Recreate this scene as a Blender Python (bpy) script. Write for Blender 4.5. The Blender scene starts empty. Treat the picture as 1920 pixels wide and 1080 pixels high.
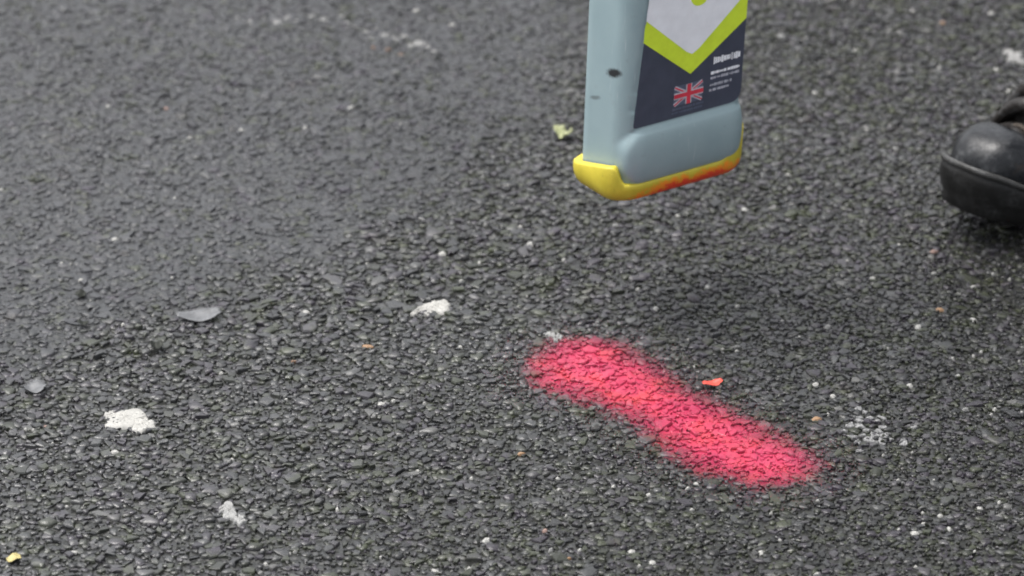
import bpy, bmesh, math, random
import numpy as np
from mathutils import Vector, Matrix

# ------------------------------------------------------------------ camera
SC = bpy.context.scene
COL = SC.collection
PITCH = math.radians(27.0); DIST = 4.0; SPAN = 1.05          # frame is 1.05 m wide at 4 m
cam_d = bpy.data.cameras.new('camera'); cam = bpy.data.objects.new('camera', cam_d); COL.objects.link(cam)
CAM = Vector((0, -DIST*math.cos(PITCH), DIST*math.sin(PITCH)))
cam.location = CAM
cam.rotation_euler = (math.pi/2 - PITCH, 0, 0)
cam_d.sensor_width = 36; cam_d.lens = 36*DIST/SPAN
cam_d.clip_start = 0.05; cam_d.clip_end = 500
cam_d.dof.use_dof = True; cam_d.dof.focus_distance = 3.68; cam_d.dof.aperture_fstop = 5.4
SC.camera = cam

# ------------------------------------------------------------------ sky and sun (overcast)
SUN_EL = math.radians(70); SUN_AZ = math.radians(-72)    # azimuth from +Y towards +X: veiled sun, high on the left
wd = bpy.data.worlds.new('World'); SC.world = wd; wd.use_nodes = True
nt = wd.node_tree
bg = nt.nodes['Background']
sky = nt.nodes.new('ShaderNodeTexSky'); sky.sky_type = 'NISHITA'; sky.sun_disc = False
sky.sun_elevation = SUN_EL; sky.sun_rotation = SUN_AZ; sky.air_density = 1.0; sky.dust_density = 6.0; sky.ozone_density = 1.0
hsv = nt.nodes.new('ShaderNodeHueSaturation'); hsv.inputs['Saturation'].default_value = 0.22
nt.links.new(sky.outputs[0], hsv.inputs['Color']); nt.links.new(hsv.outputs[0], bg.inputs[0])
bg.inputs[1].default_value = 0.15
sd = bpy.data.lights.new('sun', 'SUN'); sd.energy = 0.85; sd.angle = math.radians(22); sd.color = (1.0, 0.97, 0.93)
sun = bpy.data.objects.new('sun', sd); COL.objects.link(sun)
to_sun = Vector((math.sin(SUN_AZ)*math.cos(SUN_EL), math.cos(SUN_AZ)*math.cos(SUN_EL), math.sin(SUN_EL)))
sun.rotation_euler = to_sun.to_track_quat('Z', 'Y').to_euler()
SC.view_settings.view_transform = 'Standard'; SC.view_settings.look = 'None'
SC.view_settings.gamma = 1; SC.view_settings.use_curve_mapping = False
SC.view_settings.exposure = 1.15
SC.cycles.filter_width = 1.8                                  # soft video lens

# ------------------------------------------------------------------ helpers
rng = np.random.default_rng(7)
random.seed(7)
FPX = 1920*DIST/SPAN

def ground(px, py, z=0.0):
    """point of the road surface seen at a pixel of the 1920 x 1080 photograph"""
    c, s = math.cos(PITCH), math.sin(PITCH)
    a, b = px-960, 540-py
    d = Vector((a, FPX*c + b*s, -FPX*s + b*c))
    t = (z-CAM.z)/d.z
    return CAM + d*t

def undulation(x, y):
    f = np.clip(1.6-np.hypot(x, y), 0, 1)
    return f*(0.0022*np.sin(5.1*x+1.3)*np.cos(4.3*y+.4) + 0.0014*np.sin(11*x-7*y+2) + 0.0008*np.sin(19*y+9*x))

def tag(o, label=None, cat=None, group=None, kind=None):
    if label: o['label'] = label
    if cat: o['category'] = cat
    if group: o['group'] = group
    if kind: o['kind'] = kind
    return o

def empty(name, loc=(0, 0, 0), rot=(0, 0, 0)):
    o = bpy.data.objects.new(name, None); COL.objects.link(o); o.location = loc; o.rotation_euler = rot
    o.empty_display_size = .05
    return o

def obj(name, verts, faces, mat, parent=None, smooth=False):
    me = bpy.data.meshes.new(name)
    me.from_pydata([tuple(v) for v in verts], [], [tuple(f) for f in faces])
    me.update()
    if smooth: me.shade_smooth()
    if mat: me.materials.append(mat)
    o = bpy.data.objects.new(name, me); COL.objects.link(o)
    if parent: o.parent = parent
    return o

def tri_obj(name, V, T, mat, parent=None, flat=None):
    """fast mesh from numpy triangle soup"""
    me = bpy.data.meshes.new(name)
    me.vertices.add(len(V)); me.vertices.foreach_set('co', V.astype(np.float32).ravel())
    me.loops.add(len(T)*3); me.loops.foreach_set('vertex_index', T.astype(np.int32).ravel())
    me.polygons.add(len(T)); me.polygons.foreach_set('loop_start', np.arange(0, len(T)*3, 3, dtype=np.int32))
    me.update(calc_edges=True)
    me.attributes.new('sharp_face', 'BOOLEAN', 'FACE').data.foreach_set('value', np.ones(len(T), dtype=bool) if flat is None else flat)
    if mat: me.materials.append(mat)
    o = bpy.data.objects.new(name, me); COL.objects.link(o)
    if parent: o.parent = parent
    return o

def fix_normals(o):
    bm = bmesh.new(); bm.from_mesh(o.data); bmesh.ops.recalc_face_normals(bm, faces=bm.faces); bm.to_mesh(o.data); bm.free()
    return o

def S(a, b, x):
    t = np.clip((x-a)/(b-a), 0, 1); return t*t*(3-2*t)

class NT:
    """small node-graph writer"""
    def __init__(self, name):
        self.m = bpy.data.materials.new(name); self.m.use_nodes = True
        self.t = self.m.node_tree; self.b = self.t.nodes['Principled BSDF']; self.out = self.t.nodes['Material Output']
    def n(self, typ, **kw):
        x = self.t.nodes.new(typ)
        for k, v in kw.items():
            if k.startswith('i_'):
                x.inputs[k[2:].replace('_', ' ')].default_value = v
            else: setattr(x, k, v)
        return x
    def l(self, a, b): self.t.links.new(a, b)
    def ramp(self, fac, stops, interp='LINEAR'):
        r = self.n('ShaderNodeValToRGB'); r.color_ramp.interpolation = interp
        e = r.color_ramp.elements
        while len(e) < len(stops): e.new(0.5)
        for k, (p, c) in enumerate(stops):
            e[k].position = p; e[k].color = (*c, 1) if len(c) == 3 else c
        self.l(fac, r.inputs[0]); return r.outputs[0]
    def mix(self, fac, a, b, blend='MIX'):
        x = self.n('ShaderNodeMix'); x.data_type = 'RGBA'; x.blend_type = blend
        for s, v in ((x.inputs[0], fac), (x.inputs[6], a), (x.inputs[7], b)):
            if isinstance(v, (int, float)): s.default_value = v
            elif isinstance(v, tuple): s.default_value = (*v, 1)
            else: self.l(v, s)
        return x.outputs[2]
    def math(self, op, a, b=None, c=None, clamp=False):
        x = self.n('ShaderNodeMath'); x.operation = op; x.use_clamp = clamp
        for s, v in zip(x.inputs, (a, b, c)):
            if v is None: continue
            if isinstance(v, (int, float)): s.default_value = v
            else: self.l(v, s)
        return x.outputs[0]
    def noise(self, scale, detail=3, rough=.55, vec=None, out=0):
        x = self.n('ShaderNodeTexNoise'); x.inputs['Scale'].default_value = scale
        x.inputs['Detail'].default_value = detail; x.inputs['Roughness'].default_value = rough
        if vec is None: vec = self.coord()
        self.l(vec, x.inputs['Vector']); return x.outputs[out]
    def coord(self, which='Object'):
        if not hasattr(self, '_c'): self._c = self.n('ShaderNodeTexCoord')
        return self._c.outputs[which]
    def maprange(self, v, a, b, c=0., d=1.):
        x = self.n('ShaderNodeMapRange'); x.inputs[1].default_value = a; x.inputs[2].default_value = b
        x.inputs[3].default_value = c; x.inputs[4].default_value = d; self.l(v, x.inputs[0]); return x.outputs[0]
    def bump(self, h, strength=.3, dist=.001):
        x = self.n('ShaderNodeBump'); x.inputs['Strength'].default_value = strength; x.inputs['Distance'].default_value = dist
        self.l(h, x.inputs['Height']); self.l(x.outputs[0], self.b.inputs['Normal']); return x

def plain(name, c, rough=.5, spec=.5, var=.12, scale=60, bump=0., bdist=.0005):
    k = NT(name)
    n = k.noise(scale, 4)
    lo = tuple(v*(1-var) for v in c); hi = tuple(min(1, v*(1+var)) for v in c)
    k.l(k.ramp(n, [(.3, lo), (.7, hi)]), k.b.inputs['Base Color'])
    k.l(k.maprange(n, .3, .7, max(.05, rough-.06), rough+.06), k.b.inputs['Roughness'])
    k.b.inputs['Specular IOR Level'].default_value = spec
    if bump: k.bump(k.noise(scale*5, 3), bump, bdist)
    return k.m

# ------------------------------------------------------------------ materials of the ground
def stone_material(name):
    k = NT(name)
    g = k.n('ShaderNodeNewGeometry')
    rnd = g.outputs['Random Per Island']
    base = k.ramp(rnd, [(0.0, (.0055, .0055, .0055)), (.14, (.0133, .0139, .0144)), (.28, (.0188, .0211, .0133)), (.42, (.0200, .0205, .0222)),
                        (.54, (.0244, .0205, .0277)), (.66, (.0322, .0333, .0344)), (.78, (.0299, .0344, .0200)), (.87, (.0433, .0410, .0454)),
                        (.94, (.0582, .0593, .0588)), (.985, (.0942, .0932, .0887))], 'CONSTANT')
    pos = k.coord('Object')
    fine = k.noise(900, 4, .7, pos)
    c = k.mix(k.maprange(fine, .40, .72, 0, .40), base, (.0471, .0471, .0460))
    # big worn / dusty patches by noise; shade towards the right is painted in
    silt = k.n('ShaderNodeAttribute', attribute_name='silt').outputs['Fac']
    sp = k.n('ShaderNodeSeparateXYZ'); k.l(pos, sp.inputs[0])
    wear_shade = k.math('ADD', k.noise(2.6, 4, .6, pos), k.math('MULTIPLY', sp.outputs[0], -.45))
    c = k.mix(k.maprange(wear_shade, .30, .85, 0, .50), c, (.0433, .0444, .0460))
    sm = k.math('MULTIPLY', silt, k.maprange(k.noise(21, 4, .6, pos), .30, .62, .35, .85))
    c = k.mix(sm, c, (.0433, .0449, .0488))
    c = k.mix(k.maprange(k.noise(29, 4, .6, pos), .56, .72, 0, .60), c, (.0388, .0299, .0454))
    c = k.mix(k.maprange(k.noise(17, 4, .6, pos), .62, .76, 0, .45), c, (.0388, .0288, .0200))
    # olive algae
    alg = k.noise(38, 4, .6, pos)
    c = k.mix(k.maprange(alg, .53, .70, 0, .60), c, (.0299, .0366, .0111))
    k.l(c, k.b.inputs['Base Color'])
    # damp: patchy water film, specular cut towards the right to deepen the painted shade
    w = k.noise(9, 4, .65, pos)
    r = k.math('ADD', k.maprange(w, .36, .62, .14, .32), k.math('MULTIPLY', rnd, .12))
    r = k.math('ADD', r, k.math('MULTIPLY', silt, .10))
    k.l(r, k.b.inputs['Roughness'])
    k.l(k.math('SUBTRACT', k.maprange(wear_shade, .30, .72, .36, .62), k.math('MULTIPLY', silt, .22)), k.b.inputs['Specular IOR Level'])
    k.bump(k.noise(700, 3, .6, pos), .45, .0010)
    return k.m

def bitumen_material():
    k = NT('bitumen')
    pos = k.coord('Object')
    n = k.noise(260, 4, .65, pos)
    c = k.ramp(n, [(.3, (.009, .009, .009)), (.7, (.032, .033, .030))])
    silt = k.n('ShaderNodeAttribute', attribute_name='silt').outputs['Fac']
    c = k.mix(k.math('MULTIPLY', silt, .75), c, (.026, .027, .029))      # grey silt in the joints
    # beyond the modelled stones the aggregate is only relief and colour
    vo = k.n('ShaderNodeTexVoronoi'); vo.inputs['Scale'].default_value = 105; k.l(pos, vo.inputs['Vector'])
    st = k.ramp(vo.outputs['Distance'], [(.25, (.075, .076, .078)), (.62, (.02, .02, .02))])
    sep = k.n('ShaderNodeSeparateXYZ'); k.l(pos, sep.inputs[0])
    far = k.math('MAXIMUM', k.math('GREATER_THAN', k.math('ABSOLUTE', sep.outputs[0]), 1.0),
                 k.math('GREATER_THAN', k.math('ABSOLUTE', k.math('SUBTRACT', sep.outputs[1], .125)), 1.125))
    k.l(k.mix(far, c, st), k.b.inputs['Base Color'])
    k.b.inputs['Roughness'].default_value = .30
    h = k.math('MULTIPLY', vo.outputs['Distance'], -1.0)
    k.bump(h, .6, .004)
    return k.m

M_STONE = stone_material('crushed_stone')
M_BIT = bitumen_material()

# ------------------------------------------------------------------ road: sheet, aggregate, chips
def stone_variant(n, r, flat=True):
    """rolled crushed stone: flat irregular top, bevel, skirt sinking into the bitumen"""
    a = np.sort(r.uniform(0, 2*math.pi, n)*.35 + np.arange(n)*2*math.pi/n)
    rad = r.uniform(.72, 1.18, n)
    c, s = np.cos(a), np.sin(a)
    top = np.stack([c*rad*.86, s*rad*.86, 1.0 + r.uniform(-.08, .06, n)], 1)
    mid = np.stack([c*rad, s*rad, .74 + r.uniform(-.16, .12, n)], 1)
    bot = np.stack([c*rad*1.02, s*rad*1.02, np.full(n, -1.0)], 1)
    cen = np.array([[r.uniform(-.15, .15), r.uniform(-.15, .15), 1.0 + r.uniform(0.0, .10)]])
    Vv = np.concatenate([cen, top, mid, bot])
    T = []
    for i in range(n):
        j = (i+1) % n
        T += [(0, 1+i, 1+j), (1+i, 1+n+i, 1+n+j), (1+i, 1+n+j, 1+j), (1+n+i, 1+2*n+i, 1+2*n+j), (1+n+i, 1+2*n+j, 1+n+j)]
    return Vv, np.array(T)

# the road is two surfaces: silted, trodden-smooth old asphalt up and left, open coarse asphalt below a ragged diagonal joint
JOINT = np.array([ground(a, b)[:2] for a, b in ((-700, 860), (-300, 780), (0, 690), (180, 640), (330, 590), (470, 545), (560, 515), (690, 470), (790, 425), (870, 350), (960, 290), (1050, 190), (1120, 60), (1190, -150), (1260, -500))])
def regions(x, y):
    best = np.full(np.shape(x), 1e9); sg = np.zeros(np.shape(x))
    for a, b in zip(JOINT[:-1], JOINT[1:]):
        ab = b-a; t = np.clip(((x-a[0])*ab[0]+(y-a[1])*ab[1])/(ab@ab), 0, 1)
        d = np.hypot(x-a[0]-t*ab[0], y-a[1]-t*ab[1]); c = ab[0]*(y-a[1])-ab[1]*(x-a[0])
        sg = np.where(d < best, np.sign(c)*d, sg); best = np.minimum(best, d)
    sg = sg + .020*np.sin(31*x+17*y)+.014*np.sin(67*x-43*y+1)+.009*np.sin(120*y+90*x)
    return S(-.035, .07, sg), np.exp(-((sg+.085)/.085)**2)      # silted, coarse belt beside the joint
def axis(lo, hi, step, far):
    inner = np.arange(lo, hi+1e-6, step)
    out = np.array([.3, .8, 2, 5, 12, far])
    return np.concatenate([(lo-out)[::-1], inner, hi+out])
gx, gy = axis(-1.2, 1.2, .03, 60), axis(-1.2, 1.5, .03, 60)
X, Y = np.meshgrid(gx, gy)
V = np.stack([X.ravel(), Y.ravel(), (undulation(X, Y)+.0021+.0008*regions(X, Y)[0]*(np.hypot(X, Y) < 1.9)).ravel()], 1)
nx, ny = len(gx), len(gy)
F = [(j*nx+i, j*nx+i+1, (j+1)*nx+i+1, (j+1)*nx+i) for j in range(ny-1) for i in range(nx-1)]
road = obj('road', V, F, M_BIT, smooth=True)
tag(road, 'damp dark grey asphalt road surface with coarse crushed stone', kind='structure')

road.data.attributes.new('silt', 'FLOAT', 'POINT').data.foreach_set('value', regions(V[:, 0], V[:, 1])[0].astype(np.float32))

AX0, AX1, AY0, AY1 = -1.0, 1.0, -1.0, 1.25
def scatter(spacing, jit, size_lo, size_hi, big, nvert, nvar, top, seed, keep=1.0):
    r = np.random.default_rng(seed)
    xs = np.arange(AX0, AX1, spacing); ys = np.arange(AY0, AY1, spacing*.866)
    gx_, gy_ = np.meshgrid(xs, ys)
    gx_ = gx_ + (np.arange(len(ys)) % 2)[:, None]*spacing*.5
    px = gx_.ravel() + r.normal(0, jit, gx_.size)*spacing
    py = gy_.ravel() + r.normal(0, jit, gx_.size)*spacing
    if keep < 1:
        k = r.random(px.size) < keep; px, py = px[k], py[k]
    N = px.size
    rad = spacing*.5*r.uniform(size_lo, size_hi, N)
    rad = np.where(r.random(N) < big, rad*1.5, rad)
    silt, coarse = regions(px, py)
    rad = rad*(1+.22*coarse*(r.random(N) < .7))*np.where(silt > .5, 1+.15*r.normal(0, 1, N).clip(-1, 1.5), 1)
    asp = r.uniform(.66, 1.0, N)
    rot = r.uniform(0, 2*math.pi, N)
    hz = top[0] + r.normal(0, top[1], N) + .12*(rad-spacing*.5)
    hz = hz*(1-.10*silt) + coarse*r.normal(0, .0006, N)
    fines = S(-.05, .55, px-.55*py)*(1-silt)                       # the right-hand side is laid finer
    hz = hz + fines*(.0007 if spacing < .008 else -.0006)
    hz = np.where(r.random(N) < .05, hz-.0022, hz)              # plucked stones leave pits
    tx, ty = r.normal(0, .065, N), r.normal(0, .065, N)
    und = undulation(px, py)
    var = r.integers(0, nvar, N)
    Vs, Ts, cid, off = [], [], [], 0
    for q in range(nvar):
        bv, bt = stone_variant(nvert, r)
        id_ = np.nonzero(var == q)[0]; m = len(id_)
        x = bv[None, :, 0]*rad[id_, None]; y = bv[None, :, 1]*(rad*asp)[id_, None]
        z = bv[None, :, 2]
        c, s = np.cos(rot[id_])[:, None], np.sin(rot[id_])[:, None]
        xx, yy = x*c-y*s, x*s+y*c
        zz = und[id_, None] + np.where(z < 0, -.0015, z*hz[id_, None] + (xx*tx[id_, None] + yy*ty[id_, None])*(z > 0))
        P = np.stack([xx+px[id_, None], yy+py[id_, None], zz], 2).reshape(-1, 3)
        T = (bt[None] + (np.arange(m)*len(bv))[:, None, None] + off).reshape(-1, 3)
        cid.append(np.repeat(id_, len(bv))); Vs.append(P); Ts.append(T); off += len(P)
    return np.concatenate(Vs), np.concatenate(Ts), np.concatenate(cid), np.stack([px, py, rad], 1)

V1, T1, c1, info1 = scatter(.0100, .21, .66, 1.36, .10, 7, 14, (.0042, .0007), 11)
V2, T2, c2, info2 = scatter(.0060, .32, .45, 1.05, .0, 5, 8, (.0032, .0007), 12)
VA = np.concatenate([V1, V2]); TA = np.concatenate([T1, T2+len(V1)])
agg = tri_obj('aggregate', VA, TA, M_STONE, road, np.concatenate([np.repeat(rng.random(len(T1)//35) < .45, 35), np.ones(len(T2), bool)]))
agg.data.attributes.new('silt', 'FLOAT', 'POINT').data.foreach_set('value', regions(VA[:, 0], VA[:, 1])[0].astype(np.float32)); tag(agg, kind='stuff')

# ------------------------------------------------------------------ spray paint stripe (a film lying on the stones)
outline_px = [(1000, 690), (1022, 664), (1062, 645), (1110, 645), (1160, 655), (1215, 686), (1262, 722), (1310, 752), (1375, 787), (1440, 822),
              (1485, 845), (1518, 864), (1526, 882), (1510, 902), (1470, 916), (1420, 915), (1360, 902), (1300, 884), (1255, 852), (1215, 812),
              (1165, 782), (1110, 757), (1050, 742), (1005, 728)]
poly = np.array([ground(a, b)[:2] for a, b in outline_px])
def signed_dist(P):
    d = np.full(len(P), 1e9); ins = np.zeros(len(P), bool)
    for k in range(len(poly)):
        a, b = poly[k], poly[(k+1) % len(poly)]
        ab = b-a; t = np.clip(((P-a)@ab)/(ab@ab), 0, 1)
        d = np.minimum(d, np.hypot(*(P-a-t[:, None]*ab).T))
        c = ((a[1] > P[:, 1]) != (b[1] > P[:, 1])) & (P[:, 0] < (b[0]-a[0])*(P[:, 1]-a[1])/(b[1]-a[1]+1e-12)+a[0])
        ins ^= c
    return np.where(ins, d, -d)

def paint_film():
    k = NT('spray_paint')
    at = k.n('ShaderNodeAttribute', attribute_name='coverage')
    pos = k.coord('Object')
    n1 = k.noise(42, 5, .7, pos); n2 = k.noise(650, 3, .75, pos)
    cov = k.math('ADD', at.outputs['Fac'], k.math('MULTIPLY', k.math('SUBTRACT', n1, .5), .70))
    cov = k.math('ADD', cov, k.math('MULTIPLY', k.math('SUBTRACT', n2, .5), .62))
    g = k.n('ShaderNodeNewGeometry'); sep = k.n('ShaderNodeSeparateXYZ'); k.l(g.outputs['Normal'], sep.inputs[0])
    up = k.maprange(sep.outputs[2], .05, .75, -.08, .0)      # spray falls from above: stone flanks catch less paint
    cov = k.math('ADD', cov, up)
    cov = k.math('ADD', cov, k.math('MULTIPLY', k.math('SUBTRACT', g.outputs['Random Per Island'], .5), .10))
    cov = k.math('ADD', cov, k.maprange(k.noise(1000, 2, .5, pos), .62, .70, 0, .42))      # stray droplets
    f = k.maprange(cov, .24, .98, 0, .92)
    hue = k.noise(26, 4, .6, pos)
    c = k.ramp(hue, [(.30, (.36, .022, .075)), (.52, (.41, .028, .072)), (.70, (.46, .038, .054))])
    c = k.mix(k.maprange(k.noise(600, 2, .6, pos), .62, .75, 0, .35), c, (.5547, .1997, .2219))
    k.l(c, k.b.inputs['Base Color']); k.b.inputs['Roughness'].default_value = .45
    tr = k.n('ShaderNodeBsdfTransparent'); mx = k.n('ShaderNodeMixShader')
    k.l(f, mx.inputs[0]); k.l(tr.outputs[0], mx.inputs[1]); k.l(k.b.outputs[0], mx.inputs[2]); k.l(mx.outputs[0], k.out.inputs[0])
    return k.m

def film(name, V, T, cid, info):
    sd = signed_dist(info[:, :2])
    sel = sd[cid] > -.050
    idx = np.full(len(V), -1); idx[sel] = np.arange(sel.sum())
    cen = info[cid[sel]]
    P = V[sel].copy()
    P[:, :2] += (P[:, :2]-cen[:, :2])*.02; P[:, 2] += .00025
    t = idx[T]; t = t[(t >= 0).all(1)]
    return P, t
fa, ta = film('a', V1, T1, c1, info1); fb, tb = film('b', V2, T2, c2, info2)
# the film also fills the hollows between the stones
hx, hy = np.meshgrid(np.arange(poly[:, 0].min()-.05, poly[:, 0].max()+.05, .008), np.arange(poly[:, 1].min()-.05, poly[:, 1].max()+.05, .008))
hv = np.stack([hx.ravel(), hy.ravel(), undulation(hx, hy).ravel()+.0025], 1)
hn, hm = hx.shape[1], hx.shape[0]
q = (np.arange(hm-1)[:, None]*hn+np.arange(hn-1)[None]).ravel()
th = np.concatenate([np.stack([q, q+1, q+hn+1], 1), np.stack([q, q+hn+1, q+hn], 1)])
th = th[signed_dist(hv[:, :2])[th].min(1) > -.05]
FV = np.concatenate([fa, fb, hv]); FT = np.concatenate([ta, tb+len(fa), th+len(fa)+len(fb)])
stripe = tri_obj('paint_stripe', FV, FT, paint_film())
att = stripe.data.attributes.new('coverage', 'FLOAT', 'POINT')
att.data.foreach_set('value', S(-.038, .042, signed_dist(FV[:, :2])).astype(np.float32))
tag(stripe, 'wide fluorescent red-pink spray paint stripe across the asphalt', 'paint stripe')

# ------------------------------------------------------------------ pale chips set in the road, each where it lies
CHIPS = """650,42,16g 668,50,20g 688,58,22g 705,52,18g 722,63,22g 742,72,20g 758,66,18g 770,82,22g 800,84,20g 815,92,16g 640,30,14g 606,34,24g 585,30,20g 560,38,26g 540,32,18g 520,40,20g 495,34,18g 470,40,16g 445,33,18g 700,88,14b 728,92,16b 752,100,14b 995,463,15 573,585,15 1057,493,9 1627,241,12 1478,328,11 1686,456,12 1196,544,13 1230,580,13 1327,539,17 1384,573,14
1636,520,12 1629,557,13g 1499,632,10 1665,655,11 1722,614,19 1825,600,17 1778,546,8 1798,549,8 1826,535,12 1863,512,9 1893,521,10
1764,566,7 1762,581,17o 1839,660,9 1825,669,9 1786,672,7 1911,677,7 1709,601,10g 1589,485,6 1752,469,15p 1752,510,12 1553,613,20g
975,429,10 1047,416,10 1186,492,9 1266,440,8 1247,432,6 1396,391,11 1271,405,9 1458,554,7 1466,603,7 1382,657,8 1290,636,7 988,559,7
971,579,6 1154,425,18g 1129,417,12g 1359,588,10g 750,409,11 778,457,9 829,478,13 687,496,9 865,530,9 898,497,11 864,580,8 863,623,12
715,760,18 739,755,12 796,759,10 415,699,10 536,750,8 608,677,6 639,611,7 574,729,8 689,654,20o 655,443,15g 537,531,12 863,655,10
492,790,7 835,704,7 846,791,7 552,680,14b 706,851,11 617,918,11 633,954,10 744,921,18g 912,1010,19 816,1067,15 879,1064,15 978,849,16o
783,881,9 714,1042,9 647,1054,9 554,1033,10 544,1036,8 492,1032,14 909,827,16g 884,893,9 748,834,8 901,938,10 488,1071,18g 498,1055,10
1049,914,12 1046,895,8 1022,992,19p 1087,1030,10 1223,1054,14 1298,956,10 1390,964,6 1446,964,8 1308,985,7 1067,1046,12o 1184,1033,14
1305,908,15 1290,917,9 1216,926,13 1033,1029,14g 1199,1060,11 1427,1035,14 1101,936,7 1151,910,8 1061,964,8 1109,981,16g 985,1034,9
1531,788,20o 1561,743,12 1552,777,11 1529,721,14 1657,856,9 1728,825,8 1684,903,8 1751,902,8 1715,999,15 1733,981,11 1779,991,17 1763,967,15
1837,952,12 1827,1032,10 1851,812,12 1916,771,12 1858,775,8 1865,766,8 1796,705,12 1533,1075,18 1717,1059,7 1686,993,7 1533,942,9 1638,731,10
1705,723,13 1730,962,8 1782,862,8 1874,941,11 1811,767,18g 1712,22,11 1858,26,15 1510,75,13 1604,96,13 1828,110,11 1762,128,11 1867,130,13
1892,170,11 1755,199,11 1515,280,10 1528,174,13 1464,68,16g 1767,43,12o 1670,232,12g 1800,154,11g 691,21,11 780,19,14 848,44,15 927,115,11
659,201,16 750,230,12 804,251,8 693,71,18g 736,67,16g 784,78,26g 1050,149,18g 743,133,17g 203,200,9 453,243,11 357,259,11 215,445,13
115,492,9 322,517,7 228,362,9 83,258,11g 312,205,15p 327,372,10 535,532,9 152,522,12 3,355,10 133,492,7 25,242,12g 572,238,9 220,720,10
156,705,8 416,699,10 413,751,8 48,802,9 62,802,9 99,829,8 215,846,14 105,882,10 260,895,13 126,951,9 295,966,11 287,589,6 231,605,10
139,1037,14 13,1065,7 260,1065,16 462,951,10 86,795,13p 311,979,8 435,864,9 1301,686,8 1355,655,8 1462,1012,8 1590,560,7 1710,850,8
345,712,9g 612,560,8g 905,330,14g 820,150,12g 560,330,10g 420,410,11g 1010,300,14g 690,330,11g 880,420,10g 1560,380,10g 1440,470,9g"""
COLS = {'': (.2861, .2828, .2666), 'g': (.1431, .1431, .1397), 'o': (.24, .145, .08), 'p': (.1951, .1300, .1105), 'b': (.1300, .0780, .0488)}
chip_mats = {q: plain('pale_chip_'+n, COLS[q], .55, .4, .22, 240, .3) for q, n in (('', 'white'), ('g', 'grey'), ('o', 'orange'), ('p', 'pinkish'), ('b', 'brown'))}
def chip_mesh(seed, mat):
    r = np.random.default_rng(seed)
    n = 7
    a = np.arange(n)*2*math.pi/n + r.uniform(-.3, .3, n); rad = r.uniform(.7, 1.15, n)
    c, s = np.cos(a), np.sin(a)
    V = [(0, 0, 1.05)] + list(zip(c*rad*.62, s*rad*.62, .95+r.uniform(-.15, .1, n))) + list(zip(c*rad, s*rad, .5+r.uniform(-.15, .15, n))) + list(zip(c*rad*.9, s*rad*.9, np.full(n, -.6)))
    F = []
    for i in range(n):
        j = (i+1) % n
        F += [(0, 1+i, 1+j), (1+i, 1+n+i, 1+n+j, 1+j), (1+n+i, 1+2*n+i, 1+2*n+j, 1+n+j)]
    me = bpy.data.meshes.new('stone_chip'); me.from_pydata([tuple(map(float, v)) for v in V], [], F); me.materials.append(mat); return me
chip_meshes = {q: [chip_mesh(30+k, m) for k in range(6)] for q, m in chip_mats.items()}
for item in CHIPS.split():
    a, b, w = item.split(','); kind = w[-1] if w[-1].isalpha() else ''; w = float(w.rstrip('gopb'))
    p = ground(float(a), float(b), .004)
    o = bpy.data.objects.new('stone_chip', random.choice(chip_meshes[kind])); COL.objects.link(o); o.parent = road
    mm = w*.00055*random.uniform(.38, .47)*(1+p.y*.12)
    o.location = (p.x, p.y, float(undulation(p.x, p.y))+random.uniform(.0008, .0018))
    o.scale = (mm*random.uniform(.8, 1.45), mm*random.uniform(.6, 1.5), .0036)
    o.rotation_euler = (random.uniform(-.15, .15), random.uniform(-.15, .15), random.uniform(-.5, .5))

# ------------------------------------------------------------------ trodden gum / paint splats, leaves, flakes
def fbm_ang(a, r, amp):
    v = np.zeros_like(a)
    for k in range(2, 9): v += r.normal(0, amp/k**.6)*np.cos(k*a+r.uniform(0, 6.28))
    return v
def splat_geo(px, py, wpx, hpx, seed, rough=.22, top=.0057):
    """an irregular pad pressed over the stones"""
    r = np.random.default_rng(seed)
    c = ground(px, py, .004); rx = wpx*.5*.00055*(1+c.y*.12); ry = hpx*.5*.00055/.454*(1+c.y*.2)
    n, m = 56, 9
    a = np.linspace(0, 2*math.pi, n, endpoint=False); R = 1+fbm_ang(a, r, rough)
    V, F = [(c.x, c.y, top)], []
    for k in range(1, m+1):
        t = k/m
        for i in range(n):
            x, y = c.x+rx*R[i]*t*math.cos(a[i]), c.y+ry*R[i]*t*math.sin(a[i])
            z = top + .0007*math.sin(x*900+seed)*math.cos(y*760) + r.normal(0, .0003) - .0009*max(0, t-.45)
            if t > .85: z = top*.75
            if k == m: z = .0004
            V.append((x, y, z+float(undulation(x, y))))
    for i in range(n): F.append((0, 1+i, 1+(i+1) % n))
    for k in range(m-1):
        for i in range(n):
            j = (i+1) % n
            F.append((1+k*n+i, 1+(k+1)*n+i, 1+(k+1)*n+j, 1+k*n+j))
    return V, F
def splat(name, label, cat, blobs, mat, seed, group=None, **kw):
    V, F = [], []
    for q, b in enumerate(blobs):
        v, f = splat_geo(*b, seed*10+q, **kw); o = len(V); V += v; F += [tuple(i+o for i in t) for t in f]
    x = obj(name, V, F, mat, smooth=True); tag(x, label, cat, group); return x
def gum_material(name, c):
    k = NT(name)
    n = k.noise(420, 4, .65); n2 = k.noise(90, 3)
    col = k.mix(k.maprange(n, .52, .76, 0, .55), c, tuple(v*.30 for v in c))
    col = k.mix(k.maprange(n2, .42, .70, 0, .6), col, tuple(v*.6 for v in c))
    k.l(col, k.b.inputs['Base Color']); k.b.inputs['Roughness'].default_value = .6
    k.bump(n, .5, .0012); return k.m
M_GUM = gum_material('trodden_gum', (.32, .315, .295)); M_GUM2 = gum_material('grey_gum', (.235, .235, .23))
G = 'flattened chewing gum blots on the road'
splat('gum_blot', 'largest off-white flattened gum blot, low on the left side of the road', 'gum', [(234, 782, 78, 36), (268, 795, 46, 26), (206, 776, 24, 16)], M_GUM, 1, G)
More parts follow.
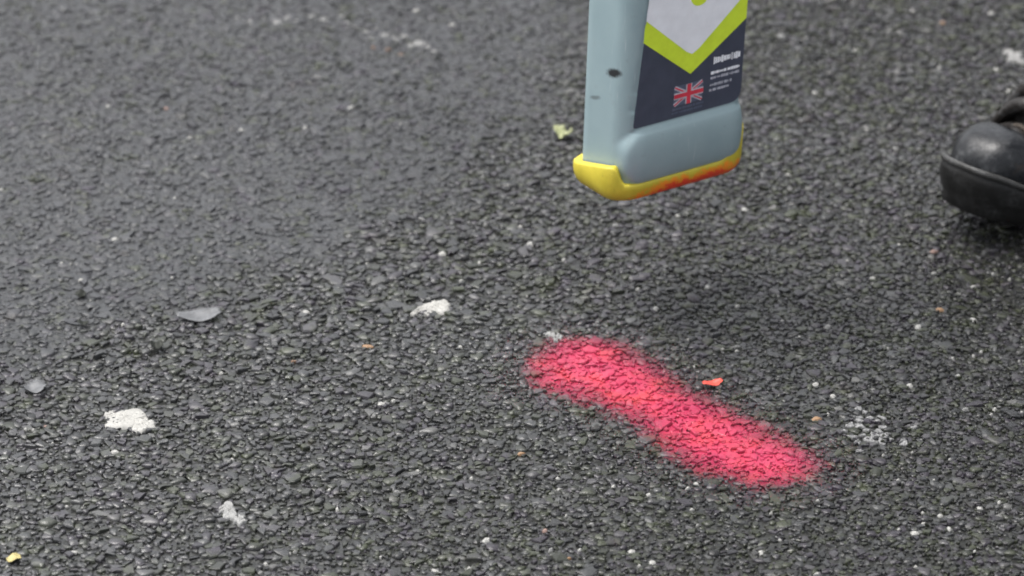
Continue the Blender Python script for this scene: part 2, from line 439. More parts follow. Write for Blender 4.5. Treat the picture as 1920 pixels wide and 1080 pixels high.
splat('gum_blot', 'white gum blot with broken left edge, above the middle of the road between loose chips', 'gum',
      [(820, 579, 56, 26), (800, 588, 30, 14), (779, 591, 18, 9), (792, 582, 22, 7)], M_GUM, 2, G)
splat('gum_blot', 'small angular pale grey gum blot near the bottom edge left of centre', 'gum', [(430, 962, 34, 26), (450, 978, 24, 14), (418, 958, 16, 12)], M_GUM2, 3, G, rough=.3)
splat('gum_blot', 'small crumbly white gum blot touching the top left end of the paint stripe', 'gum', [(1034, 630, 18, 10), (1049, 633, 14, 10), (1042, 640, 10, 6)], M_GUM2, 4, G, rough=.3)
splat('gum_blot', 'crumbled white gum blot near the top right corner above the boot', 'gum', [(1902, 106, 30, 24), (1888, 98, 16, 12), (1914, 116, 16, 14)], M_GUM2, 5, G, rough=.3)

M_LEAFG = plain('grey_leaf', (.105, .108, .113), .5, .4, .35, 120, .4); M_LEAFY = plain('yellow_leaf', (.36, .31, .13), .5, .4, .25, 150, .3)
M_LEAFP = plain('pale_green_leaf', (.26, .28, .15), .5, .4, .25, 150, .3); M_RED = plain('red_flake', (.55, .06, .04), .45, .4, .2, 200, .3)
M_DARK = plain('dark_leaf', (.012, .014, .010), .6, .3, .3, 150, .3)
def leaf(name, label, cat, px, py, wpx, hpx, mat, yaw=0, curl=.3, lift=.0065, taper=1.0, seed=0, group=None):
    """thin curled leaf or flake lying on the stones"""
    r = np.random.default_rng(seed+500)
    c = ground(px, py, lift); L = wpx*.00055*(1+c.y*.12); W = hpx*.00055/.454*.8*(1+c.y*.2)
    n, m = 14, 6; V, F = [], []
    jag = r.normal(0, .06, (n+1, 2))
    for side in (0, 1):
        for i in range(n+1):
            t = i/n; w = max(.03, math.sin(math.pi*min(1, (t*.96+.02)))**(.55*taper))
            for j in range(m+1):
                s = j/m-.5
                x = (t-.5)*L; y = s*W*(w+jag[i, 0 if s < 0 else 1]) + .12*W*math.sin(t*4+seed)
                z = lift + curl*W*(2*s)**2*.35 + .0012*math.sin(t*7+seed) + curl*L*.12*(2*t-1)**2 - (side*.0006)
                V.append((x, y, z))
    o = (n+1)*(m+1); idx = lambda s, i, j: s*o+i*(m+1)+j
    for i in range(n):
        for j in range(m):
            F.append((idx(0, i, j), idx(0, i+1, j), idx(0, i+1, j+1), idx(0, i, j+1)))
            F.append((idx(1, i, j), idx(1, i, j+1), idx(1, i+1, j+1), idx(1, i+1, j)))
    for i in range(n):
        F.append((idx(0, i, 0), idx(1, i, 0), idx(1, i+1, 0), idx(0, i+1, 0))); F.append((idx(0, i, m), idx(0, i+1, m), idx(1, i+1, m), idx(1, i, m)))
    for j in range(m):
        F.append((idx(0, 0, j), idx(0, 0, j+1), idx(1, 0, j+1), idx(1, 0, j))); F.append((idx(0, n, j), idx(1, n, j), idx(1, n, j+1), idx(0, n, j+1)))
    x = obj(name, V, F, mat, smooth=True); x.location = (c.x, c.y, float(undulation(c.x, c.y))); x.rotation_euler = (0, 0, yaw)
    fix_normals(x); tag(x, label, cat, group); return x
leaf('paint_flake', 'small bright red paint flake lying beside the spray paint stripe', 'flake', 1336, 718, 38, 12, M_RED, .55, .2, .007, .8, 1)
leaf('dry_leaf', 'long flat grey leaf on the left of the road', 'leaf', 374, 590, 82, 26, M_LEAFG, .35, .25, .0065, .8, 2, 'fallen leaves on the road')
leaf('dry_leaf', 'grey leaf scrap near the left edge above the largest gum blot', 'leaf', 66, 720, 44, 24, M_LEAFG, .5, .3, .0065, 1.2, 3, 'fallen leaves on the road')
leaf('dry_leaf', 'tiny yellow leaf scrap in the bottom left corner', 'leaf', 26, 1048, 26, 13, M_LEAFY, .3, .3, .0065, .6, 4, 'fallen leaves on the road')
leaf('dry_leaf', 'pale green curled leaf just left of the yellow locator foot', 'leaf', 1056, 254, 34, 24, M_LEAFP, .9, .8, .0065, .7, 5, 'fallen leaves on the road')
leaf('dark_scrap', 'larger black scrap on the road at the far left', 'scrap', 150, 551, 20, 14, M_DARK, -.4, .4, .007, .7, 6, 'black scraps on the road')
leaf('dark_scrap', 'flat black scrap just below the larger black scrap', 'scrap', 155, 602, 20, 9, M_DARK, .1, .3, .007, .7, 7, 'black scraps on the road')
leaf('dark_scrap', 'round black scrap below the long grey leaf', 'scrap', 294, 646, 22, 15, M_DARK, .2, .5, .007, .5, 8, 'black scraps on the road')

# worn white road marking remnant: paint left on a few stone tops
def worn_patch():
    rr = np.random.default_rng(77)
    c = ground(1645, 810, .004)
    d = np.hypot((info1[:, 0]-c.x)/.036, (info1[:, 1]-c.y)/.052)
    pick = (d < 1.0) & (rr.random(len(d)) < .8*(1.15-d))
    sel = pick[c1]; idx = np.full(len(V1), -1); idx[sel] = np.arange(sel.sum())
    P = V1[sel].copy(); P[:, :2] += (P[:, :2]-info1[c1[sel], :2])*.02; P[:, 2] += .0003
    t = idx[T1]; t = t[(t >= 0).all(1)]
    k = NT('worn_white_paint'); n = k.noise(500, 4, .7)
    k.l(k.ramp(n, [(.40, (.05, .05, .051)), (.64, (.27, .27, .27))]), k.b.inputs['Base Color']); k.b.inputs['Roughness'].default_value = .6
    o = tri_obj('worn_paint_patch', P, t, k.m)
    tag(o, 'faint worn patch of white paint right of the red stripe end', 'paint patch')
worn_patch()

# ------------------------------------------------------------------ cable locator hanging upright above the road
DL, DW, DR = .155, .084, .024
TH = math.radians(36)
near = ground(1166, 386, .140)
ex = Vector((math.cos(TH), math.sin(TH), 0)); ey = Vector((-math.sin(TH), math.cos(TH), 0))
base = near + ex*DL/2 + ey*DW/2
locator = empty('cable_locator', base, (Matrix.Rotation(math.radians(2.2), 3, 'Y') @ Matrix.Rotation(TH, 3, 'Z')).to_euler())
tag(locator, 'grey-blue hand-held cable locator with yellow foot held above the road', 'cable locator')

def ring(a, b, r, n=176):
    """rounded rectangle, uniform in arc length: points and outward normals"""
    sx, sy = a-r, b-r
    segs = [('l', (a, -sy), (a, sy), (1, 0)), ('a', (sx, sy), 0), ('l', (sx, b), (-sx, b), (0, 1)), ('a', (-sx, sy), 90),
            ('l', (-a, sy), (-a, -sy), (-1, 0)), ('a', (-sx, -sy), 180), ('l', (-sx, -b), (sx, -b), (0, -1)), ('a', (sx, -sy), 270)]
    lens = [2*sy, r*math.pi/2, 2*sx, r*math.pi/2]*2; tot = sum(lens)
    P, N = [], []
    for i in range(n):
        s = (i+.5)/n*tot; k = 0
        while s > lens[k]: s -= lens[k]; k += 1
        t = s/lens[k]; g = segs[k]
        if g[0] == 'l':
            P.append((g[1][0]+(g[2][0]-g[1][0])*t, g[1][1]+(g[2][1]-g[1][1])*t)); N.append(g[3])
        else:
            an = math.radians(g[2]+90*t); P.append((g[1][0]+r*math.cos(an), g[1][1]+r*math.sin(an))); N.append((math.cos(an), math.sin(an)))
    return np.array(P), np.array(N)
def loft(rows, n, cap0=True, cap1=True):
    V, F = [], []
    for R in rows: V += [tuple(p) for p in R]
    for k in range(len(rows)-1):
        for i in range(n):
            j = (i+1) % n
            F.append((k*n+i, k*n+j, (k+1)*n+j, (k+1)*n+i))
    if cap0: F.append(tuple(range(n-1, -1, -1)))
    if cap1: F.append(tuple((len(rows)-1)*n+i for i in range(n)))
    return V, F

def shell_material():
    k = NT('grey_blue_shell')
    pos = k.coord('Object')
    n = k.noise(35, 5, .65, pos); fine = k.noise(300, 3, .6, pos)
    c = k.ramp(n, [(.3, (.235, .318, .342)), (.7, (.262, .348, .370))])
    c = k.mix(k.maprange(k.noise(70, 6, .75, pos), .58, .78, 0, .35), c, (.13, .15, .15))      # grime
    st = k.n('ShaderNodeMapping'); st.inputs['Scale'].default_value = (160, 160, 14); st.inputs['Rotation'].default_value = (.35, .2, 0); k.l(pos, st.inputs['Vector'])
    c = k.mix(k.maprange(k.noise(1.0, 3, .6, st.outputs[0]), .66, .74, 0, .45), c, (.42, .48, .50))   # scratches
    # two black scuffs on the near narrow end
    sep = k.n('ShaderNodeSeparateXYZ'); k.l(pos, sep.inputs[0])
    def spot(y, z, ry, rz, sh):
        dy = k.math('DIVIDE', k.math('SUBTRACT', sep.outputs[1], y), ry)
        dz = k.math('DIVIDE', k.math('SUBTRACT', k.math('ADD', sep.outputs[2], k.math('MULTIPLY', sep.outputs[1], sh)), z), rz)
        d = k.math('SQRT', k.math('ADD', k.math('MULTIPLY', dy, dy), k.math('MULTIPLY', dz, dz)))
        d = k.math('ADD', d, k.math('MULTIPLY', k.math('SUBTRACT', fine, .5), .9))
        side = k.math('LESS_THAN', sep.outputs[0], -.03)
        return k.math('MULTIPLY', k.maprange(d, .6, 1.15, 1, 0), side)
    c = k.mix(spot(-.017, .127, .011, .0052, .30), c, (.018, .020, .022))
    c = k.mix(k.math('MULTIPLY', spot(.010, .099, .009, .0025, .35), .55), c, (.05, .05, .05))
    k.l(c, k.b.inputs['Base Color'])
    k.l(k.maprange(n, .3, .7, .36, .52), k.b.inputs['Roughness'])
    k.bump(fine, .12, .0004)
    return k.m
def foot_material():
    k = NT('yellow_foot_rubber')
    pos = k.coord('Object'); sep = k.n('ShaderNodeSeparateXYZ'); k.l(pos, sep.inputs[0])
    n = k.noise(60, 4, .6, pos)
    y = k.ramp(n, [(.3, (.45, .375, .030)), (.7, (.54, .45, .042))])
    # red and orange spray paint picked up along the underside
    low = k.maprange(k.math('ADD', sep.outputs[2], k.math('MULTIPLY', k.math('SUBTRACT', n, .5), .012)), .004, .020, 1, 0)
    along = k.maprange(k.math('ABSOLUTE', k.math('SUBTRACT', sep.outputs[0], .018)), .035, .095, 1, .10)
    f = k.math('MULTIPLY', k.math('MULTIPLY', low, along), k.maprange(k.noise(150, 5, .7, pos), .30, .55, .35, 1.1))
    c = k.mix(k.maprange(f, .20, .42), y, (.80, .26, .02))
    c = k.mix(k.maprange(f, .55, .75), c, (.72, .06, .025))
    c = k.mix(k.maprange(k.noise(110, 6, .75, pos), .58, .74, 0, .5), c, (.14, .11, .03))      # scuffed-in dirt
    k.l(c, k.b.inputs['Base Color']); k.b.inputs['Roughness'].default_value = .5
    k.bump(k.noise(400, 3), .1, .0004)
    return k.m
M_SHELL = shell_material(); M_FOOT = foot_material()

BTOP = .47
def half(z): return DL/2-.001+.004*z, DW/2-.001+.006*z
def edges(z):      # label recess limits at height z
    return -DL/2+.0105+.085*np.clip(z-.094, 0, .2), DL/2-.0095
REC = .0034
zs = np.concatenate([np.arange(.004, .245, .0020), np.arange(.245, BTOP, .01)])
rows = []
for z in zs:
    a, b = half(z); P, N = ring(a, b, DR*.98)
    x0, x1 = edges(z)
    side = np.abs(N[:, 1])
    rec = S(.0725, .0765, z)*(1-S(.402, .408, z))*S(x0-.0025, x0+.0015, P[:, 0])*(1-S(x1-.0015, x1+.0025, P[:, 0]))*(side > .25)
    # bulging lip below the label
    zc, zh = .0455, .0285
    t = np.clip(1-((z-zc)/zh)**2, 0, 1)**.5
    lip = t*S(-DL/2+.0005+.010*abs((z-zc)/zh)**3, -DL/2+.010+.010*abs((z-zc)/zh)**3, P[:, 0])*(1-S(DL/2-.012, DL/2-.002, P[:, 0]))*(N[:, 1] < -.12)
    d = -REC*rec*np.ones(len(P)) + .0072*lip
    Q = P + N*d[:, None]
    flat = rec > .5
    Q[:, 1] = np.where(flat, np.sign(P[:, 1])*(b-REC), Q[:, 1])
    rows.append(np.column_stack([Q, np.full(len(Q), z)]))
V, F = loft(rows, len(rows[0]))
shell = obj('shell', V, F, M_SHELL, locator, smooth=True)

P, N = ring(DL/2, DW/2, DR, 160)
endn = np.where(P[:, 0] < 0, 1-S(-DL/2+.003, -DL/2+.010, P[:, 0]), np.clip((P[:, 0]-(DL/2-.032))/.030, 0, 1))
ztop = .0205 + np.where(P[:, 0] < 0, .019-.017*S(-DW/2, DW/2, P[:, 1]), .028)*endn
P = P + np.column_stack([np.where(P[:, 0] < 0, -.0075, .0055)*np.abs(N[:, 0]), np.zeros(len(P))])
frac = [(-.0045, -.020, 0), (-.0042, -.013, 0), (-.0028, -.0075, 0), (-.0004, -.0032, 0), (.0030, -.0002, 0), (.0075, .0020, 0), (.0125, .0030, 0), (0, .0032, 1), (.0018, .0022, 1), (.0022, .0004, 1), (.0016, -.006, 1)]
rows = []
for dz, off, top in frac:
    z = ztop-.004+dz if top else np.full(len(P), dz)
    rows.append(np.column_stack([P+N*off, z]))
V, F = loft(rows, len(P), True, False)
foot = obj('foot_bumper', V, F, M_FOOT, locator, smooth=True)

def u2x(u): return u-DL/2
def plate(name, pts, y, t, mat, parent):
    """thin flat print on the label face; pts are (distance from near edge, height)"""
    n = len(pts)
    V = [(u2x(u), y, v) for u, v in pts] + [(u2x(u), y-t, v) for u, v in pts]
    F = [tuple(range(n-1, -1, -1)), tuple(range(n, 2*n))] + [(i, (i+1) % n, n+(i+1) % n, n+i) for i in range(n)]
    return fix_normals(obj(name, V, F, mat, parent))
def roundpoly(pts, rads, k=6):
    out = []
    for i, p in enumerate(pts):
        a, b, c = Vector(pts[i-1]), Vector(p), Vector(pts[(i+1) % len(pts)])
        r = rads[i]
        if r == 0: out.append(tuple(b)); continue
        p0, p1 = b+(a-b).normalized()*r, b+(c-b).normalized()*r
        for q in range(k+1):
            t = q/k; out.append(tuple(p0*(1-t)**2+b*2*t*(1-t)+p1*t*t))
    return out
M_NAVY = plain('navy_print', (.058, .066, .096), .38, .5, .10, 90); M_GREEN = plain('lime_print', (.66, .84, .05), .4, .5, .06, 90)
M_WHITE = plain('white_print', (.84, .86, .90), .4, .5, .05, 90); M_GREYP = plain('grey_print', (.42, .43, .49), .45, .5, .3, 300)
M_FWHITE = plain('flag_white', (.50, .50, .56), .45, .4, .15, 200)
M_FRED = plain('flag_red', (.62, .045, .075), .4, .5, .1, 90); M_FBLUE = plain('flag_blue', (.10, .115, .17), .4, .5, .1, 90)
YF = -(DW/2-.001+.006*.12-REC)+.0004
lab = plate('label', roundpoly([(.0115, .0775), (.1465, .0775), (.1475, .40), (.031, .40), (.0205, .19)], [.004, .014, .006, .006, 0]), YF, .0008, M_NAVY, locator)
lab['label'] = 'dark navy label with lime chevron, flag and small print'
Y1 = YF-.0008
plate('chevron', [(.0168, .1690), (.0795, .1215), (.1466, .1665), (.1470, .315), (.0795, .362), (.0300, .327), (.0210, .200)], Y1, .0003, M_GREEN, lab)
wf = plate('white_field', [(.0190, .1915), (.0725, .1470), (.080, .1430), (.0885, .1478), (.1466, .1965), (.1470, .288), (.0795, .336), (.0290, .300), (.0210, .205)], Y1-.0003, .0003, M_WHITE, lab)
plate('dot', [(.0850+.0115*math.cos(t), .2050+.0115*math.sin(t)) for t in np.linspace(0, 2*math.pi, 28, endpoint=False)], Y1-.0006, .0003, M_GREEN, lab)
def strip(p, q, w):
    p, q = Vector(p), Vector(q); n = (q-p).normalized(); n = Vector((-n.y, n.x))*w/2
    return [tuple(p-n), tuple(q-n), tuple(q+n), tuple(p+n)]
f0, f1, g0, g1 = .0600, .0965, .0905, .1115
fl = plate('flag', [(f0, g0), (f1, g0), (f1, g1), (f0, g1)], Y1, .0002, M_FBLUE, lab)
def flagbit(pts, lev, mat): plate('flag_stripe', pts, Y1-.0002-lev*.00015, .00015, mat, lab)
flagbit(strip((f0+.001, g0+.0008), (f1-.001, g1-.0008), .0040), 0, M_FWHITE); flagbit(strip((f0+.001, g1-.0008), (f1-.001, g0+.0008), .0040), 1, M_FWHITE)
fc, gc = (f0+f1)/2, (g0+g1)/2
flagbit(strip((f0+.001, g0+.0008), (f1-.001, g1-.0008), .0015), 2, M_FRED); flagbit(strip((f0+.001, g1-.0008), (f1-.001, g0+.0008), .0015), 3, M_FRED)
flagbit(strip((f0, gc), (f1, gc), .0072), 4, M_FWHITE); flagbit(strip((fc, g0), (fc, g1), .0075), 5, M_FWHITE)
flagbit(strip((f0, gc), (f1, gc), .0044), 6, M_FRED); flagbit(strip((fc, g0), (fc, g1), .0048), 7, M_FRED)
# small print too fine to read: rows of word-long marks
def print_line(u0, u1, v, h, mat, seed):
    r = random.Random(seed); u = u0; V, F = [], []
    while u < u1-.001:
        w = min(r.uniform(.0012, .0042), u1-u); o = len(V); hh = h*r.uniform(.6, 1.1)
        for yy in (Y1, Y1-.0002): V += [(u2x(u), yy, v-hh/2), (u2x(u+w), yy, v-hh/2), (u2x(u+w), yy, v+hh/2), (u2x(u), yy, v+hh/2)]
        F += [(o+4, o+5, o+6, o+7), (o, o+1, o+5, o+4), (o+1, o+2, o+6, o+5), (o+2, o+3, o+7, o+6), (o+3, o, o+4, o+7)]
        u += w+r.choice((.0005, .0005, .0014))
    fix_normals(obj('print_line', V, F, mat, lab))
print_line(.1085, .1420, .1290, .0075, M_WHITE, 1)
print_line(.1060, .1420, .1160, .0030, M_WHITE, 2); print_line(.1060, .1420, .1105, .0028, M_GREYP, 3)
print_line(.1055, .1330, .1030, .0028, M_GREYP, 4); print_line(.1050, .1310, .0975, .0026, M_GREYP, 5)
print_line(.0595, .0985, .0868, .0024, M_FBLUE, 6); print_line(.0590, .0985, .0828, .0022, M_FBLUE, 7)

# upper end of the locator, above the picture: head, screen and grip
M_BLACK = plain('black_rubber', (.022, .023, .025), .55, .4, .3, 80, .2)
def rbox(name, cx, cy, cz, hx, hy, hz, r, mat, parent, rz=.006):
    rows = []
    for dz, ins in ((-hz, rz), (-hz+rz*.3, rz*.3), (-hz+rz, 0), (hz-rz, 0), (hz-rz*.3, rz*.3), (hz, rz)):
        P, N = ring(hx-ins, hy-ins, max(.002, min(r, hy-ins-.001, hx-ins-.001)), 48)
        rows.append(np.column_stack([P[:, 0]+cx, P[:, 1]+cy, np.full(len(P), cz+dz)]))
    V, F = loft(rows, 48); return obj(name, V, F, mat, parent, smooth=True)
rbox('head', 0, 0, .505, .090, .042, .045, .03, M_SHELL, locator)
rbox('grip_post', .078, 0, .600, .014, .018, .060, .012, M_SHELL, locator)
rbox('grip_post', -.072, 0, .585, .020, .030, .045, .016, M_SHELL, locator)
rbox('grip', .004, 0, .662, .098, .019, .017, .017, M_BLACK, locator)
scr = rbox('screen', -.094, 0, .600, .006, .024, .030, .005, M_BLACK, locator)

# ------------------------------------------------------------------ person: the boot toe is in the picture, the rest stands beside it
person = empty('person', (.80, .26, 0))
tag(person, 'person in a worn black safety boot stepping in at the right edge', 'person')
def boot_material(name, c, rough, scuff, crease=.30):
    k = NT(name); pos = k.coord('Object')
    n = k.noise(45, 5, .65, pos); f = k.noise(260, 4, .7, pos)
    col = k.ramp(n, [(.3, tuple(v*.8 for v in c)), (.7, tuple(v*1.25 for v in c))])
    sc = k.math('MULTIPLY', k.maprange(n, .45, .66), k.maprange(f, .40, .68))
    col = k.mix(k.math('MULTIPLY', sc, scuff), col, (.16, .165, .17))
    br = k.maprange(k.noise(24, 3, .6, pos), .60, .72, 0, .5)
    col = k.mix(br, col, (.055, .032, .018))
    k.l(col, k.b.inputs['Base Color']); k.l(k.maprange(n, .3, .7, rough-.07, rough+.10), k.b.inputs['Roughness'])
    k.b.inputs['Specular IOR Level'].default_value = .32; h = k.math('ADD', k.math('MULTIPLY', f, .25), k.noise(38, 3, .5, pos)); k.bump(h, crease, .0045); return k.m
M_CAP = boot_material('toe_cap_rubber', (.008, .009, .011), .30, .45)
M_UPPER = boot_material('boot_leather', (.012, .010, .009), .42, .8, .9)
M_SOLE = boot_material('boot_sole', (.007, .007, .007), .55, .16)
M_WELT = boot_material('boot_welt', (.035, .035, .034), .40, .6)
M_LACE = plain('boot_lace', (.05, .042, .035), .8, .2, .4, 300, .4)
BL = .300
def half_w(x, grow=0.0):
    if x <= -grow or x >= BL+grow: return 0.0
    L = BL+grow
    if x < .04: w = .038*math.sqrt(max(0, 1-((.04-x)/(.04+grow))**2))
    elif x < .10: w = .038-.003*math.sin((x-.04)/.06*math.pi/2)
    elif x < .215: w = .035+.0165*(1-math.cos((x-.10)/.115*math.pi))/2
    else: w = .0515*max(0, 1-((x-.215)/(L-.215))**2.6)**.5
    return w+grow*(1 if 0 < w else 0)
def spring(x): return .016*max(0, (x-.19)/.11)**2        # toe spring
def top_h(x):
    if x > .236: return .063*max(0, 1-((x-.236)/(BL-.236))**2.8)**.5
    if x > .10: return .060 + .060*(1-float(S(.10, .215, x)))
    return .123
def section(x, w, h, z0, n=25, p=.62):
    out = []
    for i in range(n):
        a = math.pi*i/(n-1); c, s = math.cos(a), math.sin(a)
        out.append((x, w*math.copysign(abs(c)**p, c), z0+h*abs(s)**p))
    return out
def upper_mesh(x0, x1, off, n_x, name, mat, parent):
    xs = np.linspace(x0, x1, n_x)
    if x1 >= BL-.001: xs = np.concatenate([np.linspace(x0, BL-.02, n_x-10), BL-.02*(1-np.sin(np.linspace(0, math.pi/2, 11)[1:]))])
    V, F, n = [], [], 25
    for x in xs:
        x = min(x, BL-.0004)
        V += section(x+off*(1 if x > .25 else 0)*((x-.25)/.05), half_w(x)+off, max(.002, top_h(x)+off), .026+spring(x))
    for k in range(len(xs)-1):
        for i in range(n-1): F.append((k*n+i, (k+1)*n+i, (k+1)*n+i+1, k*n+i+1))
    F.append(tuple(range(n))); F.append(tuple((len(xs)-1)*n+i for i in range(n-1, -1, -1)))
    return fix_normals(obj(name, V, F, mat, parent, smooth=True))
def make_boot(loc, yaw, pitch):
    bt = upper_mesh(.006, BL, 0, 46, 'boot', M_UPPER, person)
    bt.matrix_local = Matrix.Translation(Vector(loc)-person.location) @ Matrix.Rotation(yaw, 4, 'Z') @ Matrix.Rotation(-pitch, 4, 'Y')
    upper_mesh(.240, BL, .0026, 26, 'toe_cap', M_CAP, bt)
    # sole: rounded welt, raised round the toe
    n = 36
    def row(g, z, rise=0.):
        xs = [BL/2-(BL/2+g)*math.cos(math.pi*i/n) for i in range(n+1)]
        pts = [(x, half_w(x, g) if 0 < i < n else 0.) for i, x in enumerate(xs)]
        lp = pts + [(x, -w) for x, w in reversed(pts[1:-1])]
        return [(x, y, z + spring(x) + rise*float(S(.225, .300, x))) for x, y in lp]
    rows = [row(-.012, .003), row(.002, 0), row(.006, .003), row(.0055, .012), row(.0075, .016, .002), row(.0095, .022, .006), row(.0098, .028, .011),
            row(.0085, .0315, .014), row(.0055, .0330, .0155), row(.0015, .0325, .015), row(-.004, .029, .012)]
    loop = rows[0]
    V, F = loft(rows, len(loop), True, False)
    fix_normals(obj('sole', V, F, M_SOLE, bt, smooth=True))
    # stitched welt on the sole ledge, coloured pale to paint its lit edge
    rows = [row(.0072, .0318, .0140), row(.0098, .0322, .0146), row(.0098, .0352, .0166), row(.0066, .0362, .0174), row(.0030, .0345, .0165)]
    V, F = loft(rows, len(rows[0]), False, False)
    fix_normals(obj('welt', V, F, M_WELT, bt, smooth=True))
    # tread lugs along the rim
    for sgn in (-1, 1):
        for q in range(8):
            x = .03+q*.0245; w = half_w(x+.006, .008)
            z = spring(x)
            Vb = [(x+dx, sgn*(w+dy), z+dz) for dx in (0, .012) for dy in (-.022, .0008) for dz in (-.0035, .004)]
            Fb = [(0, 1, 3, 2), (4, 6, 7, 5), (0, 4, 5, 1), (2, 3, 7, 6), (0, 2, 6, 4), (1, 5, 7, 3)]
            fix_normals(obj('tread_lug', Vb, Fb, M_SOLE, bt))
    # padded collar arching over the instep
    for name, x0, hh, rad_, rise in (('collar', .214, .024, .0085, .0), ('tongue', .196, .036, .012, .0)):
        m = 22; V, F = [], []
        for i in range(m+1):
            a = math.pi*i/m; yy = (half_w(x0)*.93)*math.cos(a); zz = .026+(top_h(x0)+hh)*abs(math.sin(a))**.62
            for q in range(8):
                an = q*math.pi/4; V.append((x0+rad_*math.cos(an)-.012*math.sin(a), yy+rad_*.6*math.sin(an)*math.cos(a), zz+rad_*math.sin(an)*math.sin(a)))
        for i in range(m):
            for q in range(8): F.append((i*8+q, (i+1)*8+q, (i+1)*8+(q+1) % 8, i*8+(q+1) % 8))
        fix_normals(obj(name, V, F, M_UPPER, bt, smooth=True))
    # laces and ankle shaft
    for q in range(5):
        x = .215-q*.022; h = top_h(x)+.026+spring(x); w = half_w(x)*.62
        m = 12; V, F = [], []
        for i in range(m+1):
            t = i/m*2-1; yy = w*t; zz = h+.0015-.017*abs(t)**2.4
            for a in range(6):
                an = a*math.pi/3; V.append((x+.0032*math.cos(an)+.006*t, yy, zz+.0028*math.sin(an)))
        for i in range(m):
            for a in range(6): F.append((i*6+a, (i+1)*6+a, (i+1)*6+(a+1) % 6, i*6+(a+1) % 6))
        fix_normals(obj('lace', V, F, M_LACE, bt, smooth=True))
    rows = []
    for z, cx_, rx, ry in ((.075, .070, .066, .037), (.10, .066, .064, .040), (.13, .058, .056, .042), (.17, .054, .053, .046), (.20, .053, .055, .048), (.205, .053, .052, .045), (.19, .053, .048, .041)):
        rows.append([(cx_+rx*math.cos(a), ry*math.sin(a), z) for a in np.linspace(0, 2*math.pi, 32, endpoint=False)])
    V, F = loft(rows, 32, True, False)
    fix_normals(obj('shaft', V, F, M_UPPER, bt, smooth=True))
    return bt
def boot_at(tip, yaw, pitch, lift=0.):
    d = Vector((math.cos(yaw), math.sin(yaw), 0)); h = Vector(tip) - d*(BL+.006)*math.cos(pitch)
    return make_boot((h.x, h.y, .0060+lift), yaw, pitch)
boot_at((.464, .096, 0), math.radians(221), math.radians(3.5))
boot_at((.80, .06, 0), math.radians(213), 0)

M_TROUSER = plain('navy_trousers', (.020, .023, .032), .85, .2, .3, 40, .4, .002)
M_JACKET = plain('dark_jacket', (.030, .031, .034), .8, .2, .3, 40, .4, .002)
M_SKIN = plain('skin', (.48, .28, .20), .5, .4, .1, 60); M_HAIR = plain('hair', (.03, .02, .015), .6, .3, .3, 200, .5)
def skin_body(name, joints, bones, mat, root):
    names = list(joints); me = bpy.data.meshes.new(name)
    me.from_pydata([Vector(joints[k][0])-person.location for k in names], [(names.index(a), names.index(b)) for a, b in bones], [])
    o = bpy.data.objects.new(name, me); COL.objects.link(o); o.parent = person
    sk = o.modifiers.new('skin', 'SKIN'); sk.use_smooth_shade = True
    lay = me.skin_vertices[0] if me.skin_vertices else None
    if lay is None:
        bpy.context.view_layer.objects.active = o; bpy.ops.mesh.customdata_skin_add(); lay = me.skin_vertices[0]
    for i, k in enumerate(names):
        r = joints[k][1]; lay.data[i].radius = r if isinstance(r, tuple) else (r, r); lay.data[i].use_root = (k == root)
    ss = o.modifiers.new('sub', 'SUBSURF'); ss.levels = 2; ss.render_levels = 2
    me.materials.append(mat); return o
hand = locator.location + Vector((0.01, .006, .668))
J = {'pelvis': ((.90, .30, .93), (.15, .12)), 'hip_a': ((.83, .36, .86), .095), 'knee_a': ((.71, .34, .50), .072), 'ankle_a': ((.655, .312, .17), .066), 'hem_a': ((.650, .308, .13), .072),
     'hip_b': ((.95, .22, .86), .095), 'knee_b': ((.97, .19, .49), .072), 'ankle_b': ((1.008, .195, .16), .066), 'hem_b': ((1.010, .196, .11), .072)}
skin_body('trousers', J, [('pelvis', 'hip_a'), ('hip_a', 'knee_a'), ('knee_a', 'ankle_a'), ('ankle_a', 'hem_a'), ('pelvis', 'hip_b'), ('hip_b', 'knee_b'), ('knee_b', 'ankle_b'), ('ankle_b', 'hem_b')], M_TROUSER, 'pelvis')
sh_a = Vector((.74, .13, 1.36)); el = Vector((.52, .06, 1.08)); wr = hand + Vector((.09, .01, .075))
J = {'waist': ((.87, .31, .95), (.15, .12)), 'belly': ((.85, .31, 1.12), (.16, .125)), 'chest': ((.79, .31, 1.32), (.18, .13)), 'neck': ((.72, .31, 1.49), .07),
     'sh_a': (sh_a, .078), 'el_a': (el, .056), 'wr_a': (wr, .042), 'sh_b': ((.76, .49, 1.36), .078), 'el_b': ((.83, .56, 1.08), .056), 'wr_b': ((.72, .55, .86), .042)}
skin_body('jacket', J, [('waist', 'belly'), ('belly', 'chest'), ('chest', 'neck'), ('chest', 'sh_a'), ('sh_a', 'el_a'), ('el_a', 'wr_a'), ('chest', 'sh_b'), ('sh_b', 'el_b'), ('el_b', 'wr_b')], M_JACKET, 'waist')
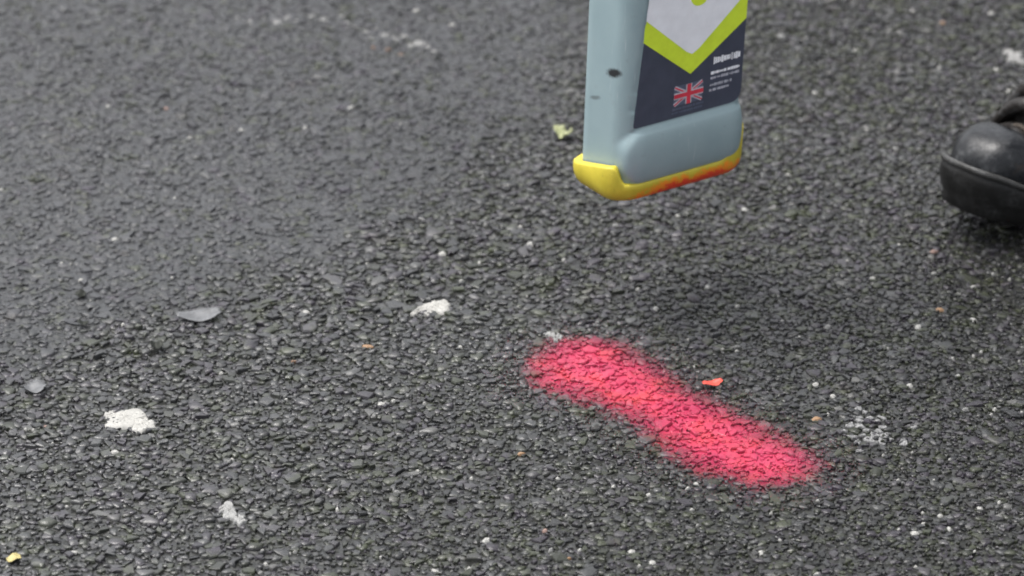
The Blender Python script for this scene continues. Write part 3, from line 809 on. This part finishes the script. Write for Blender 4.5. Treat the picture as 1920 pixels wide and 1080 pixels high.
def hand_mesh(wrist, centre, side, grip):
    """palm, four fingers closing round the grip and a thumb leaving the side of the palm"""
    J, B = {'wrist': (wrist, .026)}, []
    ax = Vector(grip).normalized(); dn = (Vector(centre)-Vector(wrist)).normalized(); ac = ax.cross(dn).normalized()
    J['palm'] = (Vector(wrist)*.45+Vector(centre)*.55+ac*.006, (.036, .016)); B.append(('wrist', 'palm'))
    for k, (o, l) in enumerate(((-.03, .9), (-.01, 1.), (.011, .95), (.031, .78))):
        b = Vector(centre)+ax*o+Vector((0, 0, .022))+ac*.020; c = Vector(centre)+ax*o+ac*.026-dn*-.012; d = Vector(centre)+ax*o-ac*.004*l+dn*.026
        for nm, p, r in (('b', b, .010), ('c', c, .009), ('d', d, .0075)): J[f'{nm}{k}'] = (p, r)
        B += [('palm', f'b{k}'), (f'b{k}', f'c{k}'), (f'c{k}', f'd{k}')]
    J['t0'] = (Vector(centre)-ax*.040-ac*.012+Vector((0, 0, .028)), .011); J['t1'] = (Vector(centre)-ax*.035-ac*.028, .009)
    B += [('palm', 't0'), ('t0', 't1')]
    return skin_body('hand', J, B, M_SKIN, 'wrist')
hand_mesh(wr-Vector((.01, 0, .006)), hand, 1, (math.cos(TH), math.sin(TH), 0))
hand_mesh(Vector((.715, .55, .85)), Vector((.68, .55, .77)), 1, (0, 1, 0))
def head_mesh(c):
    V, F = [], []; n, m = 28, 22
    for j in range(m+1):
        v = math.pi*j/m
        for i in range(n):
            a = 2*math.pi*i/n
            x, y, z = math.sin(v)*math.cos(a), math.sin(v)*math.sin(a), math.cos(v)
            w = .076*(1-.22*max(0, -z)); l = .098*(1-.12*max(0, -z))
            nose = .022*math.exp(-((y)/.16)**2-((z+.12)/.20)**2)*(x < -.4)
            eye = -.008*math.exp(-((abs(y)-.38)/.16)**2-((z-.03)/.13)**2)*(x < -.3)
            lip = .006*math.exp(-((y)/.3)**2-((z+.5)/.08)**2)*(x < -.3)
            ear = .016*math.exp(-((x-.05)/.12)**2-((z+.02)/.22)**2)*math.copysign(1, y)
            V.append((c[0]+x*l-nose-eye-lip, c[1]+y*w+ear*(abs(y) > .8), c[2]+z*.122))
    for j in range(m):
        for i in range(n): F.append((j*n+i, (j+1)*n+i, (j+1)*n+(i+1) % n, j*n+(i+1) % n))
    h = obj('head', [Vector(v)-person.location for v in V], F, M_SKIN, person, smooth=True); fix_normals(h)
    HV, HF = [], []
    for j in range(10):
        v = math.pi*.60*j/9
        for i in range(n):
            a = 2*math.pi*i/n; lim = .5 if math.cos(a) < -.3 else 1.0
            vv = v*lim
            HV.append((c[0]+math.sin(vv)*math.cos(a)*.105, c[1]+math.sin(vv)*math.sin(a)*.084, c[2]+math.cos(vv)*.130))
    for j in range(9):
        for i in range(n): HF.append((j*n+i, (j+1)*n+i, (j+1)*n+(i+1) % n, j*n+(i+1) % n))
    fix_normals(obj('hair', [Vector(v)-person.location for v in HV], HF, M_HAIR, h, smooth=True))
head_mesh((.66, .31, 1.61))
